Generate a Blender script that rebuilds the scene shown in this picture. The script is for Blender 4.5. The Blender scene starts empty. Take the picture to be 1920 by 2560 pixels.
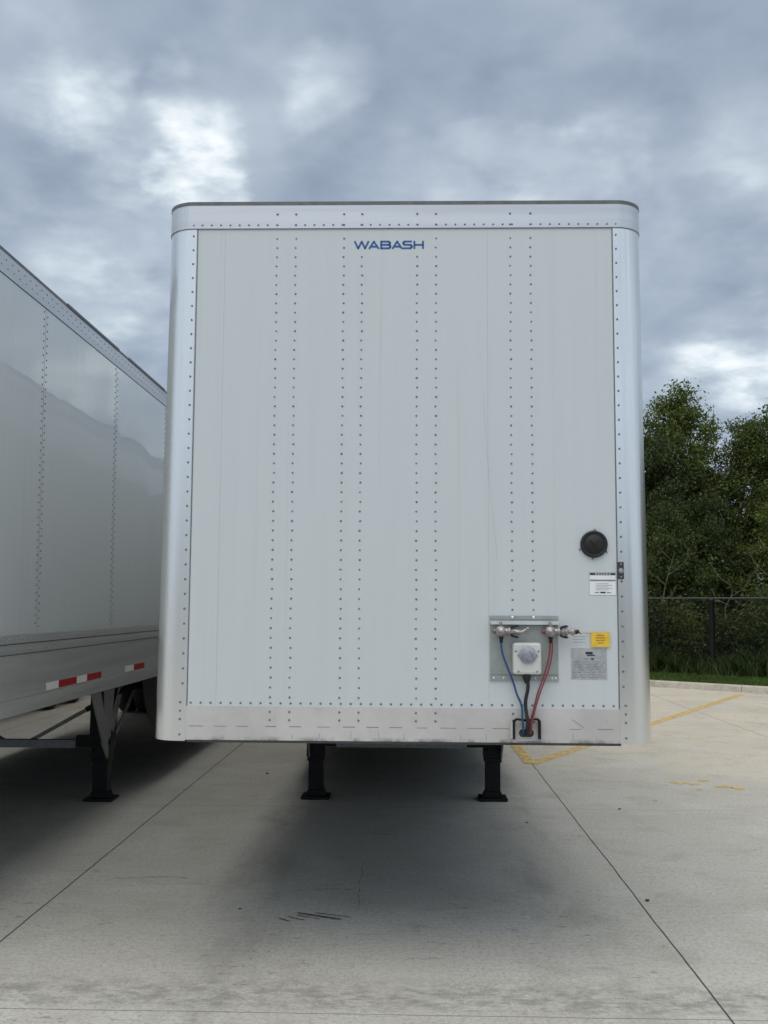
import bpy, bmesh, math, random
import numpy as np
from mathutils import Vector, Matrix
random.seed(7); rng = np.random.default_rng(7)
S = bpy.context.scene; COL = S.collection

# ---------------------------------------------------------------- camera
cam = bpy.data.objects.new('camera', bpy.data.cameras.new('camera')); COL.objects.link(cam)
_r = Vector((0.9996632, 0.0252958, 0.0057912)); _u = Vector((-0.0034200, -0.0927975, 0.9956791)); _f = Vector((-0.0257239, 0.9953636, 0.0926797))
m = Matrix((_r, _u, -_f)).transposed().to_4x4(); m.translation = (0.03870, -5.22739, 1.84594)
cam.matrix_world = m
cam.data.sensor_fit = 'VERTICAL'; cam.data.sensor_height = 36; cam.data.sensor_width = 27
cam.data.lens = 2522.06 / 2560 * 36; cam.data.clip_end = 3000; cam.data.clip_start = .05
S.camera = cam
# ---------------------------------------------------------------- exposure
S.view_settings.view_transform = 'Standard'; S.view_settings.look = 'None'
S.view_settings.exposure = 0.43; S.view_settings.gamma = 1.0
# ---------------------------------------------------------------- sun
SUN_EL, SUN_AZ = 62, 200          # degrees; azimuth from +Y towards +X (behind the trailers)
sd = bpy.data.lights.new('sun', 'SUN'); sd.energy = .7; sd.angle = math.radians(60); sd.color = (1, .93, .82)
so = bpy.data.objects.new('sun', sd); COL.objects.link(so)
_d = Vector((math.sin(math.radians(SUN_AZ)) * math.cos(math.radians(SUN_EL)), math.cos(math.radians(SUN_AZ)) * math.cos(math.radians(SUN_EL)), math.sin(math.radians(SUN_EL))))
so.rotation_euler = _d.to_track_quat('Z', 'Y').to_euler()
# ---------------------------------------------------------------- sky
W = bpy.data.worlds.new('World'); S.world = W; W.use_nodes = True
def build_world():
    nt = W.node_tree; nt.nodes.clear(); N = nt.nodes.new; L = nt.links.new
    def math_(op, a, b=None, clamp=False):
        n = N('ShaderNodeMath'); n.operation = op; n.use_clamp = clamp
        for i, v in enumerate((a, b)):
            if v is None: continue
            if isinstance(v, (int, float)): n.inputs[i].default_value = v
            else: L(v, n.inputs[i])
        return n.outputs[0]
    def maprange(v, a, b, c, d, smooth=True):
        n = N('ShaderNodeMapRange'); n.interpolation_type = 'SMOOTHSTEP' if smooth else 'LINEAR'
        L(v, n.inputs[0])
        for i, q in enumerate((a, b, c, d)): n.inputs[i + 1].default_value = q
        return n.outputs[0]
    tc = N('ShaderNodeTexCoord'); D = tc.outputs['Generated']
    sep = N('ShaderNodeSeparateXYZ'); L(D, sep.inputs[0]); z = sep.outputs[2]
    zz = math_('ADD', math_('MAXIMUM', z, 0.0), 0.22)
    cx = math_('DIVIDE', sep.outputs[0], zz); cy = math_('DIVIDE', sep.outputs[1], zz)
    comb = N('ShaderNodeCombineXYZ'); L(cx, comb.inputs[0]); L(cy, comb.inputs[1])
    def noise(scale, detail, rough, dist=0.0, off=(0, 0, 0), sc=(1, 1, 1)):
        mp = N('ShaderNodeMapping'); L(comb.outputs[0], mp.inputs[0]); mp.inputs['Location'].default_value = off; mp.inputs['Scale'].default_value = sc
        n = N('ShaderNodeTexNoise'); L(mp.outputs[0], n.inputs['Vector'])
        n.inputs['Scale'].default_value = scale; n.inputs['Detail'].default_value = detail
        n.inputs['Roughness'].default_value = rough; n.inputs['Distortion'].default_value = dist
        return n.outputs['Fac']
    big = noise(1.7, 2.5, .5, .3, (3.1, 1.7, 0)); mid = noise(4.0, 3.5, .48, .35, (7.3, 2.2, 0), (1, .8, 1)); fin = noise(9, 4, .5, .4, (1.3, 9.2, 0))
    v = math_('ADD', math_('MULTIPLY', big, .32), math_('ADD', math_('MULTIPLY', mid, .42), math_('MULTIPLY', fin, .18)))
    # warp the direction a little so the breaks in the cloud have ragged rims
    nw = N('ShaderNodeTexNoise'); L(comb.outputs[0], nw.inputs['Vector']); nw.inputs['Scale'].default_value = 4.5; nw.inputs['Detail'].default_value = 5; nw.inputs['Roughness'].default_value = .52
    vs = N('ShaderNodeVectorMath'); vs.operation = 'SUBTRACT'; L(nw.outputs['Color'], vs.inputs[0]); vs.inputs[1].default_value = (.5, .5, .5)
    vm = N('ShaderNodeVectorMath'); vm.operation = 'SCALE'; L(vs.outputs[0], vm.inputs[0]); vm.inputs['Scale'].default_value = .16
    va = N('ShaderNodeVectorMath'); va.operation = 'ADD'; L(D, va.inputs[0]); L(vm.outputs[0], va.inputs[1])
    vn = N('ShaderNodeVectorMath'); vn.operation = 'NORMALIZE'; L(va.outputs[0], vn.inputs[0])
    BL = [((-0.327, 0.809, 0.488), 6, 0.06), ((-0.308, 0.838, 0.450), 4, 0.13), ((-0.287, 0.853, 0.436), 3.2, 0.1), ((-0.247, 0.873, 0.420), 3.5, 0.1),
          ((-0.202, 0.878, 0.433), 3.4, 0.22), ((-0.197, 0.899, 0.392), 2.6, 0.2), ((-0.228, 0.886, 0.404), 3, 0.1), ((-0.084, 0.882, 0.463), 2.6, 0.17),
          ((-0.139, 0.882, 0.450), 3, 0.06), ((-0.296, 0.909, 0.294), 4, 0.16), ((-0.245, 0.935, 0.257), 3.5, 0.1), ((0.126, 0.916, 0.382), 3.2, 0.16),
          ((0.049, 0.920, 0.389), 2.6, 0.1), ((0.172, 0.905, 0.388), 3, 0.1), ((0.317, 0.919, 0.235), 4.5, 0.24), ((0.267, 0.942, 0.201), 4, 0.12),
          ((0.298, 0.861, 0.411), 4, 0.08), ((0.248, 0.887, 0.389), 5, 0.09), ((0.242, 0.921, 0.306), 4, 0.03), ((0.122, 0.881, 0.457), 3, 0.04),
          ((-0.150, 0.905, 0.399), 3, 0.03), ((-0.343, 0.862, 0.373), 4.5, -0.12), ((-0.082, 0.914, 0.398), 5.5, -0.1), ((-0.238, 0.832, 0.501), 5, -0.07),
          ((0.005, 0.875, 0.485), 7, -0.09), ((0.149, 0.863, 0.482), 7, -0.09), ((0.090, 0.898, 0.430), 5, -0.06), ((0.282, 0.894, 0.348), 3, -0.1),
          ((0.317, 0.905, 0.283), 3, -0.1), ((-0.250, 0.913, 0.322), 3, -0.1), ((-0.346, 0.874, 0.343), 3, -0.04), ((0.248, 0.853, 0.458), 5, -0.05)]
    acc = math_('SUBTRACT', v, -.01)
    gs = None
    for d, r, a in BL:
        dn = N('ShaderNodeVectorMath'); dn.operation = 'DOT_PRODUCT'; L(vn.outputs[0], dn.inputs[0]); dn.inputs[1].default_value = Vector(d).normalized()
        g = maprange(dn.outputs['Value'], math.cos(math.radians(r)), 1, 0, a)
        gs = g if gs is None else math_('ADD', gs, g)
    tex = noise(7, 5, .52, .15, (4.1, 6.2, 0))
    acc = math_('ADD', acc, math_('MULTIPLY', gs, maprange(tex, .36, .64, .4, 1.15)))
    cr = N('ShaderNodeValToRGB'); L(acc, cr.inputs[0]); e = cr.color_ramp; e.interpolation = 'B_SPLINE'
    e.elements[0].position = .30; e.elements[0].color = (.225, .282, .360, 1)
    e.elements[1].position = .90; e.elements[1].color = (.90, .93, .95, 1)
    for p, c in ((.42, (.300, .362, .450, 1)), (.52, (.372, .436, .520, 1)), (.62, (.47, .55, .62, 1)), (.75, (.69, .755, .80, 1))):
        q = e.elements.new(p); q.color = c
    # brighter cloud cover overhead, as under any overcast sky
    gain = maprange(z, .58, .88, .95, 1.9)
    back = maprange(sep.outputs[1], .35, -.45, 1.0, 1.45)
    gain = math_('MULTIPLY', math_('MULTIPLY', gain, back), .97)
    mul = N('ShaderNodeVectorMath'); mul.operation = 'SCALE'; L(cr.outputs[0], mul.inputs[0]); L(gain, mul.inputs['Scale'])
    # thicker, neutral grey cloud away from the bluish breaks ahead
    nm = N('ShaderNodeMix'); nm.data_type = 'RGBA'; nm.blend_type = 'MULTIPLY'; L(maprange(z, .58, .85, 0, 1), nm.inputs[0]); L(mul.outputs[0], nm.inputs[6]); nm.inputs[7].default_value = (1.22, 1.02, .82, 1)
    sky = N('ShaderNodeTexSky'); sky.sky_type = 'NISHITA'; sky.sun_disc = False; sky.sun_elevation = math.radians(SUN_EL); sky.sun_rotation = math.radians(SUN_AZ)
    b1 = N('ShaderNodeBackground'); L(sky.outputs[0], b1.inputs[0]); b1.inputs[1].default_value = .05
    b2 = N('ShaderNodeBackground'); L(nm.outputs[2], b2.inputs[0]); b2.inputs[1].default_value = 1.0
    mx = N('ShaderNodeMixShader'); mx.inputs[0].default_value = .93; L(b1.outputs[0], mx.inputs[1]); L(b2.outputs[0], mx.inputs[2])
    o = N('ShaderNodeOutputWorld'); L(mx.outputs[0], o.inputs[0])
build_world()

# ---------------------------------------------------------------- materials
class M:
    """small wrapper to write node materials"""
    def __init__(s, name, base=(.5, .5, .5), rough=.5, metal=0.0, **kw):
        s.m = bpy.data.materials.new(name); s.m.use_nodes = True; s.nt = s.m.node_tree
        s.b = s.nt.nodes['Principled BSDF']; s.b.inputs['Base Color'].default_value = (*base, 1)
        s.b.inputs['Roughness'].default_value = rough; s.b.inputs['Metallic'].default_value = metal
        for k, v in kw.items(): s.b.inputs[k.replace('_', ' ')].default_value = v
        s.tc = None
    def N(s, t, **kw):
        n = s.nt.nodes.new(t)
        for k, v in kw.items(): setattr(n, k, v)
        return n
    def L(s, a, b): s.nt.links.new(a, b)
    def P(s):
        if s.tc is None: s.tc = s.N('ShaderNodeNewGeometry').outputs['Position'] if False else s.N('ShaderNodeTexCoord').outputs['Object']
        return s.tc
    def noise(s, scale, detail=4, rough=.55, sc=(1, 1, 1), loc=(0, 0, 0), dist=0, out='Fac'):
        mp = s.N('ShaderNodeMapping'); s.L(s.P(), mp.inputs[0]); mp.inputs['Scale'].default_value = sc; mp.inputs['Location'].default_value = loc
        n = s.N('ShaderNodeTexNoise'); s.L(mp.outputs[0], n.inputs[0]); n.inputs['Scale'].default_value = scale
        n.inputs['Detail'].default_value = detail; n.inputs['Roughness'].default_value = rough; n.inputs['Distortion'].default_value = dist
        return n.outputs[out]
    def math(s, op, a, b=None, clamp=False):
        n = s.N('ShaderNodeMath', operation=op, use_clamp=clamp)
        for i, v in enumerate((a, b)):
            if v is None: continue
            if isinstance(v, (int, float)): n.inputs[i].default_value = v
            else: s.L(v, n.inputs[i])
        return n.outputs[0]
    def mr(s, v, a, b, c=0., d=1.):
        n = s.N('ShaderNodeMapRange', interpolation_type='SMOOTHSTEP'); s.L(v, n.inputs[0])
        for i, q in enumerate((a, b, c, d)): n.inputs[i + 1].default_value = q
        return n.outputs[0]
    def mix(s, f, a, b, mode='MIX'):
        n = s.N('ShaderNodeMix', data_type='RGBA', blend_type=mode)
        if isinstance(f, (int, float)): n.inputs[0].default_value = f
        else: s.L(f, n.inputs[0])
        for i, v in ((6, a), (7, b)):
            if isinstance(v, tuple): n.inputs[i].default_value = (*v, 1)
            else: s.L(v, n.inputs[i])
        return n.outputs[2]
    def color(s, c): s.L(c, s.b.inputs['Base Color'])
    def bump(s, h, strength=.3, dist=.01):
        n = s.N('ShaderNodeBump'); n.inputs['Strength'].default_value = strength; n.inputs['Distance'].default_value = dist
        s.L(h, n.inputs['Height']); s.L(n.outputs[0], s.b.inputs['Normal']); return n.outputs[0]

def mat_paint(name='white_panel_paint', coat=.05):
    a = M(name, (.80, .83, .82), .38, Coat_Weight=1.0, Coat_Roughness=coat, Coat_IOR=1.48)
    st = a.noise(3.0, 5, .6, sc=(6, 6, .22)); c = a.mix(a.mr(st, .35, .75), (.60, .635, .64), (.585, .618, .622))
    c = a.mix(a.mr(a.noise(14, 4, .6, sc=(7, 7, .25)), .62, .80, 0, .22), c, (.50, .53, .53))
    c = a.mix(a.mr(a.noise(2.0, 5, .65, loc=(5, 2, 9), sc=(9, 9, .10)), .58, .72, 0, .22), c, (.46, .47, .44)); a.color(c)
    w = a.noise(1.1, 1.5, .4, sc=(1.6, 1.3, .35))
    n = a.N('ShaderNodeBump'); n.inputs['Strength'].default_value = .35; n.inputs['Distance'].default_value = .03; a.L(w, n.inputs['Height'])
    a.L(n.outputs[0], a.b.inputs['Normal']); a.L(n.outputs[0], a.b.inputs['Coat Normal'])
    return a.m
def mat_alu(name, base, rough, metal=.9, dirt=.2, streak=(1, 1, .1), vary=.78):
    a = M(name, base, rough, metal)
    g = a.noise(5, 5, .65, sc=streak)
    dk = tuple(x * vary for x in base)
    c = a.mix(a.mr(g, .38, .72, 0, .6), base, dk)
    c = a.mix(a.mr(a.noise(5, 6, .7, loc=(4, 1, 7), sc=streak), .56, .74, 0, dirt), c, (.34, .31, .27)); a.color(c)
    a.L(a.mr(a.noise(3, 3, .6, sc=streak), .3, .7, rough - .04, rough + .10), a.b.inputs['Roughness'])
    return a.m
def mat_plain(name, base, rough=.5, metal=0., var=.25, sc=20, **kw):
    a = M(name, base, rough, metal, **kw)
    a.color(a.mix(a.mr(a.noise(sc, 4, .6), .35, .7, 0, 1), base, tuple(x * (1 - var) for x in base))); return a.m

PAINT = mat_paint(); FRONT = mat_paint('chalky_front_panel_paint', .34)
POST = mat_alu('brushed_corner_aluminium', (.84, .835, .81), .20, .93, .06, (.8, .8, .12), .90)
RAIL = mat_alu('mill_rail_aluminium', (.66, .67, .69), .36, .75, .15, (.1, .1, 3))
LOWRAIL = mat_alu('grey_base_rail_aluminium', (.60, .61, .60), .40, .6, .25, (.3, .12, 3))
CAP = mat_plain('roof_edge_grey', (.17, .17, .165), .5, .3)
def mat_sill():
    a = M('scuffed_sill_steel', (.58, .56, .53), .5, .05)
    c = a.mix(a.mr(a.noise(2.2, 4, .6), .35, .7), (.60, .575, .545), (.49, .47, .445))
    c = a.mix(a.mr(a.noise(16, 6, .75, sc=(1, 1, .5)), .60, .74, 0, .7), c, (.26, .24, .22))
    sp = a.N('ShaderNodeSeparateXYZ'); a.L(a.P(), sp.inputs[0])
    band = a.mr(sp.outputs[2], 1.185, 1.15, 0, 1)     # grime scraped on along the lower rim
    c = a.mix(a.math('MULTIPLY', band, a.mr(a.noise(5, 5, .7, sc=(1.6, 1, 1)), .42, .62, 0, .9)), c, (.07, .065, .06)); a.color(c)
    a.bump(a.noise(6, 3, .6, sc=(1, 1, 1)), .35, .012); return a.m
SILL = mat_sill()
RIVET = mat_plain('rivet_metal', (.20, .21, .22), .42, .5)
MARK = mat_plain('faint_scuff_mark', (.30, .28, .26), .6)
RIVETL = mat_plain('bright_rivet_metal', (.34, .35, .37), .35, .7)
SEAM = mat_plain('seam_shadow_gap', (.05, .05, .05), .8)
BLACK = mat_plain('black_gear_paint', (.007, .007, .009), .5, 0., .25, 20, Specular_IOR_Level=.25)
GREYSTEEL = mat_plain('worn_grey_steel', (.25, .26, .27), .5, .2)
GALV = mat_plain('galvanised_plate', (.38, .41, .39), .45, .35, .18, 9)
BRIGHT = mat_plain('bright_bar_metal', (.85, .86, .87), .3, .6, .1)
BRASS = mat_plain('dull_brass_fitting', (.28, .22, .16), .4, .6, .5, 60)
STEELFIT = mat_plain('fitting_steel', (.42, .39, .38), .38, .7, .4, 60)
SOCK = mat_plain('socket_housing_grey', (.62, .62, .58), .5, 0, .1)
LID = mat_plain('socket_lid_blue_grey', (.36, .38, .43), .5, 0., .35, 50)
RUBBER = mat_plain('black_rubber', (.014, .014, .015), .6)
LAMPB = mat_plain('dark_grey_lamp_housing', (.05, .05, .06), .45)
BLUEH = mat_plain('blue_air_hose', (.02, .085, .22), .4)
REDH = mat_plain('red_air_hose', (.26, .055, .07), .4)
BLUET = mat_plain('blue_lettering', (.03, .12, .34), .45, 0, .1)
LABW = mat_plain('white_label_film', (.84, .86, .88), .4, 0, .05)
LABG = mat_plain('grey_foil_label', (.47, .48, .49), .4, .1, .25, 25)
LABY = mat_plain('yellow_tag_plastic', (.82, .56, .05), .45, 0, .15)
LABO = mat_plain('orange_print', (.55, .20, .02), .5)
INK = mat_plain('label_ink', (.03, .03, .035), .6)
INKG = mat_plain('faded_label_ink', (.26, .27, .28), .6)
TRED = mat_plain('red_reflective_tape', (.42, .008, .012), .35, 0, .3, 60)
TWHT = mat_plain('white_reflective_tape', (.86, .86, .86), .35, 0, .12, 60)
TYRE = mat_plain('tyre_rubber', (.018, .018, .018), .75)
RIM = mat_plain('white_wheel_rim', (.5, .5, .5), .45)
UNDER = mat_plain('dark_underbody_steel', (.05, .045, .04), .7)

# ---------------------------------------------------------------- mesh helper
class MB:
    def __init__(s, *mats): s.v = []; s.f = []; s.mi = []; s.sm = []; s.mats = list(mats)
    def add(s, vs, fs, mi=0, smooth=False):
        o = len(s.v); s.v += [tuple(p) for p in vs]
        for f in fs: s.f.append(tuple(o + i for i in f)); s.mi.append(mi); s.sm.append(smooth)
    def box(s, x0, x1, y0, y1, z0, z1, mi=0):
        s.add([(x0, y0, z0), (x1, y0, z0), (x1, y1, z0), (x0, y1, z0), (x0, y0, z1), (x1, y0, z1), (x1, y1, z1), (x0, y1, z1)],
              [(0, 3, 2, 1), (4, 5, 6, 7), (0, 1, 5, 4), (1, 2, 6, 5), (2, 3, 7, 6), (3, 0, 4, 7)], mi)
    def bar(s, p, q, w, h, mi=0, up=(0, 0, 1)):
        p, q = Vector(p), Vector(q); d = (q - p).normalized(); up = Vector(up)
        if abs(d.dot(up)) > .98: up = Vector((0, 1, 0))
        a = d.cross(up).normalized() * w / 2; b = a.cross(d).normalized() * h / 2
        vs = [p - a - b, p + a - b, p + a + b, p - a + b, q - a - b, q + a - b, q + a + b, q - a + b]
        s.add(vs, [(0, 3, 2, 1), (4, 5, 6, 7), (0, 1, 5, 4), (1, 2, 6, 5), (2, 3, 7, 6), (3, 0, 4, 7)], mi)
    def prism(s, pts, d, mi=0):
        """polygon pts (3-D) extruded by vector d"""
        n = len(pts); d = Vector(d); P = [Vector(p) for p in pts]; Q = [p + d for p in P]
        s.add(P + Q, [tuple(range(n - 1, -1, -1)), tuple(range(n, 2 * n))] + [(i, (i + 1) % n, n + (i + 1) % n, n + i) for i in range(n)], mi)
    def tube(s, pts, r, n=8, mi=0, caps=True):
        P = [Vector(p) for p in pts]; R = r if isinstance(r, (list, tuple)) else [r] * len(P); vs = []; fs = []
        t0 = (P[1] - P[0]).normalized(); a = t0.orthogonal().normalized()
        for i, p in enumerate(P):
            t = (P[min(i + 1, len(P) - 1)] - P[max(i - 1, 0)]).normalized()
            a = (a - t * a.dot(t)).normalized(); b = t.cross(a)
            for k in range(n):
                an = 2 * math.pi * k / n; vs.append(p + (a * math.cos(an) + b * math.sin(an)) * R[i])
        for i in range(len(P) - 1):
            for k in range(n): fs.append((i * n + k, i * n + (k + 1) % n, (i + 1) * n + (k + 1) % n, (i + 1) * n + k))
        s.add(vs, fs, mi, True)
        if caps: s.add(vs[:n], [tuple(range(n - 1, -1, -1))], mi); s.add(vs[-n:], [tuple(range(n))], mi)
    def lathe(s, c, axis, prof, n=24, mi=0):
        """prof: list of (distance along axis, radius)"""
        c, ax = Vector(c), Vector(axis).normalized(); a = ax.orthogonal().normalized(); b = ax.cross(a); vs = []; fs = []
        for h, r in prof:
            for k in range(n):
                t = 2 * math.pi * k / n; vs.append(c + ax * h + (a * math.cos(t) + b * math.sin(t)) * max(r, 1e-4))
        for i in range(len(prof) - 1):
            for k in range(n): fs.append((i * n + k, i * n + (k + 1) % n, (i + 1) * n + (k + 1) % n, (i + 1) * n + k))
        s.add(vs, fs, mi, True)
    def rivet(s, p, nrm, r=.006, h=.0035, mi=1, n=8):
        s.lathe(p, nrm, [(-.001, r), (h * .55, r * .88), (h, r * .45), (h * 1.08, 0)], n, mi)
    lean = False      # while the trailer is built: its corner posts lean in a little towards the roof
    def build(s, name, parent=None, mats=None, bevel=0):
        if MB.lean:
            s.v = [(x - math.copysign(.020 * (z - 1.15) / 2.85 * min(1, (abs(x) - 1.115) / .08), x), y, z) if abs(x) > 1.115 and z > 1.15 else (x, y, z) for x, y, z in s.v]
        me = bpy.data.meshes.new(name); me.from_pydata(s.v, [], s.f)
        for x in (mats or s.mats): me.materials.append(x)
        me.polygons.foreach_set('material_index', s.mi); me.polygons.foreach_set('use_smooth', s.sm); me.update()
        o = bpy.data.objects.new(name, me); COL.objects.link(o)
        if parent: o.parent = parent
        if bevel:
            b = o.modifiers.new('bevel', 'BEVEL'); b.width = bevel; b.segments = 2; b.limit_method = 'ANGLE'
        return o
def smooth(pts, k=6):
    P = [Vector(p) for p in pts]; P = [P[0] * 2 - P[1]] + P + [P[-1] * 2 - P[-2]]; out = []
    for i in range(1, len(P) - 2):
        for j in range(k):
            t = j / k; a, b, c, d = P[i - 1:i + 3]
            out.append(.5 * ((2 * b) + (c - a) * t + (2 * a - 5 * b + 4 * c - d) * t * t + (3 * b - a - 3 * c + d) * t ** 3))
    out.append(P[-2]); return out
def tag(o, label=None, cat=None, group=None, kind=None):
    for k, v in (('label', label), ('category', cat), ('group', group), ('kind', kind)):
        if v: o[k] = v
    return o
def empty(name, loc=(0, 0, 0)):
    o = bpy.data.objects.new(name, None); COL.objects.link(o); o.location = loc; return o
def copy_tree(o, parent=None):
    c = o.copy(); COL.objects.link(c)
    if parent: c.parent = parent; c.matrix_parent_inverse = o.matrix_parent_inverse.copy()
    for ch in list(o.children): copy_tree(ch, c)
    return c

# ================================================================ TRAILER
HW, LEN, RC = 1.295, 16.1, .15
ZB, ZT = 1.152, 3.984
def plan(off, y_end=LEN, x_start=None, nc=10):
    """rounded front outline seen from above, left rear -> front -> right rear"""
    r = RC + off; w = HW + off; pts = [(-w, y_end)]
    for i in range(nc + 1):
        t = math.pi + math.pi / 2 * i / nc; pts.append((-HW + RC + r * math.cos(t), RC + r * math.sin(t)))
    for i in range(nc + 1):
        t = 1.5 * math.pi + math.pi / 2 * i / nc; pts.append((HW - RC + r * math.cos(t), RC + r * math.sin(t)))
    pts.append((w, y_end)); return pts
def strip(mb, pts, z0, z1, th=.004, mi=0, closed_top=False):
    """sheet following the plan points, given thickness inwards"""
    n = len(pts); P = [Vector((x, y, 0)) for x, y in pts]; I = []
    for i in range(n):
        t = (P[min(i + 1, n - 1)] - P[max(i - 1, 0)]).normalized(); I.append(P[i] + Vector((-t.y, t.x, 0)) * th)
    vs = []
    for i in range(n): vs += [(P[i].x, P[i].y, z0), (P[i].x, P[i].y, z1), (I[i].x, I[i].y, z1), (I[i].x, I[i].y, z0)]
    fs = []
    for i in range(n - 1):
        a, b = i * 4, i * 4 + 4
        for k in range(4): fs.append((a + k, b + k, b + (k + 1) % 4, a + (k + 1) % 4))
    fs += [(0, 1, 2, 3), tuple((n - 1) * 4 + k for k in (3, 2, 1, 0))]
    mb.add(vs, fs, mi, False)
COLS = [-.676, -.576, -.319, -.221, .0725, .1725, .5665, .6745]

def rod_letters(mb, mi):
    x0, x1, zb, h, wd, y = -.264, .107, 3.741, .046, .0100, -.0012
    sc = (x1 - x0) / 1010.0
    def st(pts, close=False):
        P = [(x0 + (u - 275) * sc, zb + v * h) for u, v in pts]
        for (a, b), (c, d) in zip(P, P[1:]):
            L = math.hypot(c - a, d - b); ux, uz = (c - a) / L, (d - b) / L; px, pz = -uz * wd / 2, ux * wd / 2
            e = wd * .35
            q = [(a - ux * e + px, y, b - uz * e + pz), (c + ux * e + px, y, d + uz * e + pz), (c + ux * e - px, y, d + uz * e - pz), (a - ux * e - px, y, b - uz * e - pz)]
            mb.prism(q, (0, .0009, 0), mi)
    lo, hi, mi_ = .10, .90, .5
    st([(285, hi), (333, lo), (385, hi), (433, lo), (482, hi)])
    for a in (0, 338):
        st([(497 + a, lo), (562 + a, hi), (628 + a, lo)]); st([(527 + a, .30), (600 + a, .30)])
    st([(668, lo), (668, hi), (775, hi), (795, .78), (795, .62), (775, .52), (668, .52)]); st([(775, .52), (800, .40), (800, .22), (780, lo), (668, lo)])
    st([(1105, hi), (1010, hi), (990, .78), (990, .62), (1010, .52), (1090, .50), (1112, .38), (1112, .22), (1092, lo), (988, lo)])
    st([(1150, lo), (1150, hi)]); st([(1275, lo), (1275, hi)]); st([(1150, mi_), (1275, mi_)])

def build_trailer():
    T = empty('semi_trailer')
    # --- front panel, with its double columns of rivets
    b = MB(FRONT, RIVET, SEAM, LABG)
    b.box(-1.118, 1.118, 0, .03, 1.30, 3.90)
    for cx_ in COLS:
        z = 3.80; k = 0
        while z > 1.375:
            if cx_ > .5 and z < 1.81: break
            if not (-.28 < cx_ < .12 and 3.715 < z < 3.815):
                b.rivet((cx_ + random.uniform(-.002, .002), 0, z), (0, -1, 0), .0058 * random.uniform(.85, 1.1), .0032)
            z -= .0505
    x = -1.085
    while x < 1.1:
        b.rivet((x, 0, 1.346), (0, -1, 0), .0062, .0035); x += .0515
    # thin seams where sheets overlap
    for xs in (-1.104, 1.106): b.box(xs - .003, xs + .003, -.0008, 0, 1.33, 3.85, 1)
    for xs in (-.955, .445): b.box(xs - .0005, xs + .0005, -.0005, 0, 1.33, 3.85, 3)
    fp = b.build('front_panel', T)
    b = MB(BLUET); rod_letters(b, 0); b.build('lettering', fp)
    b = MB(LABG)
    b.tube(smooth([(.430, -.0002, 2.98), (.425, -.0003, 2.90), (.437, -.0003, 2.70), (.455, -.0003, 2.45), (.478, -.0003, 2.24), (.490, -.0003, 2.08)]), .0004, 4); b.build('scratch', fp)
    # --- rounded corner posts
    for s in (-1, 1):
        b = MB(POST, RIVET, SEAM)
        pts = [p for p in plan(.001, .34) if (p[0] * s > 0)]
        if s < 0: pts = pts + [(-1.110, -.003)]
        else: pts = [(1.110, -.003)] + pts
        # finer sheet for smooth reflections
        n0 = len(b.f); strip(b, pts, ZB, 3.87, .004)
        for i in range(n0, len(b.f)): b.sm[i] = False
        z = 3.815
        while z > 1.40:
            b.rivet((s * 1.129, -.003, z), (0, -1, 0), .0068, .004, 1); z -= .0765
        for z in (1.348, 1.305, 1.262, 1.185): b.rivet((s * 1.139, -.003, z), (0, -1, 0), .0066, .004, 1)
        z = 3.80
        while z > 1.25:
            b.rivet((s * (HW + .003), .31, z), (s, 0, 0), .006, .0035, 1); z -= .0765
        o = b.build('corner_post', T)
        for p in o.data.polygons:
            if p.material_index == 0: p.use_smooth = True
        e = o.modifiers.new('edge', 'EDGE_SPLIT'); e.split_angle = math.radians(35)
    # --- top rail round the front and down both sides
    b = MB(RAIL, RIVET, SEAM)
    strip(b, plan(.005), 3.852, ZT, .004)
    strip(b, plan(.0055, .4), 3.852, 3.8555, .001, 2)
    x = -1.13; 
    while x < 1.16:
        gap = any(a + .02 < x < c - .02 for a, c in zip(COLS[::2], COLS[1::2]))
        if not gap: b.rivet((x, -.005, 3.874), (0, -1, 0), .0058, .0035)
        x += .0502
    for cx_ in COLS: b.rivet((cx_, -.005, 3.933), (0, -1, 0), .0068, .004); b.rivet((cx_, -.005, 3.874), (0, -1, 0), .0062, .004)
    y = .45
    while y < LEN - .1:
        for s in (-1, 1):
            b.rivet((s * (HW + .005), y, 3.945), (s, 0, 0), .006, .0035, 1, 6); b.rivet((s * (HW + .005), y + .03, 3.90), (s, 0, 0), .005, .003, 1, 6)
        y += .10
    o = b.build('top_rail', T)
    b = MB(CAP); strip(b, plan(.007), ZT, 4.003, .03)
    for yy in (2.05, 3.65, 6.8, 10.2, 13.4):                  # overlapping lengths of the edge trim
        for s in (-1, 1): b.box(s * (HW + .002), s * (HW + .012), yy, yy + 1.3, 3.988, 4.009)
    b.build('roof_edge_trim', T)
    b = MB(BRIGHT); P = plan(-.01); n = len(P)
    b.add([(x, y, 3.999) for x, y in P] + [(x, y, 3.975) for x, y in P], [tuple(range(n)), tuple(range(2 * n - 1, n - 1, -1))]); b.build('roof', T)
    # --- bottom sill across the front
    b = MB(SILL, RIVET, SEAM, MARK)
    b.box(-1.110, 1.110, -.0015, .03, ZB + .006, 1.329)
    b.box(-1.10, 1.112, -.0035, .06, ZB - .006, ZB + .006, 2)
    for cx_ in COLS[:6] + [COLS[6], COLS[7]]:
        for z in (1.303, 1.262): b.rivet((cx_, -.0015, z), (0, -1, 0), .0062, .004)
    x = -1.09; i = 0
    while x < 1.07:
        if not .53 < x < .74:
            w = random.uniform(.05, .085); b.box(x, x + w, -.0021, -.0015, 1.226, 1.229 + random.uniform(0, .002), 3)
        x += random.uniform(.115, .15); i += 1
    for x in (-.92, -.56, -.42, -.26, -.12, .01, .54 - .24, .43, .54 - .0, .87, .99):
        b.box(x, x + .002, -.0021, -.0015, 1.165, 1.165 + random.uniform(.02, .045), 3)
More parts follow.
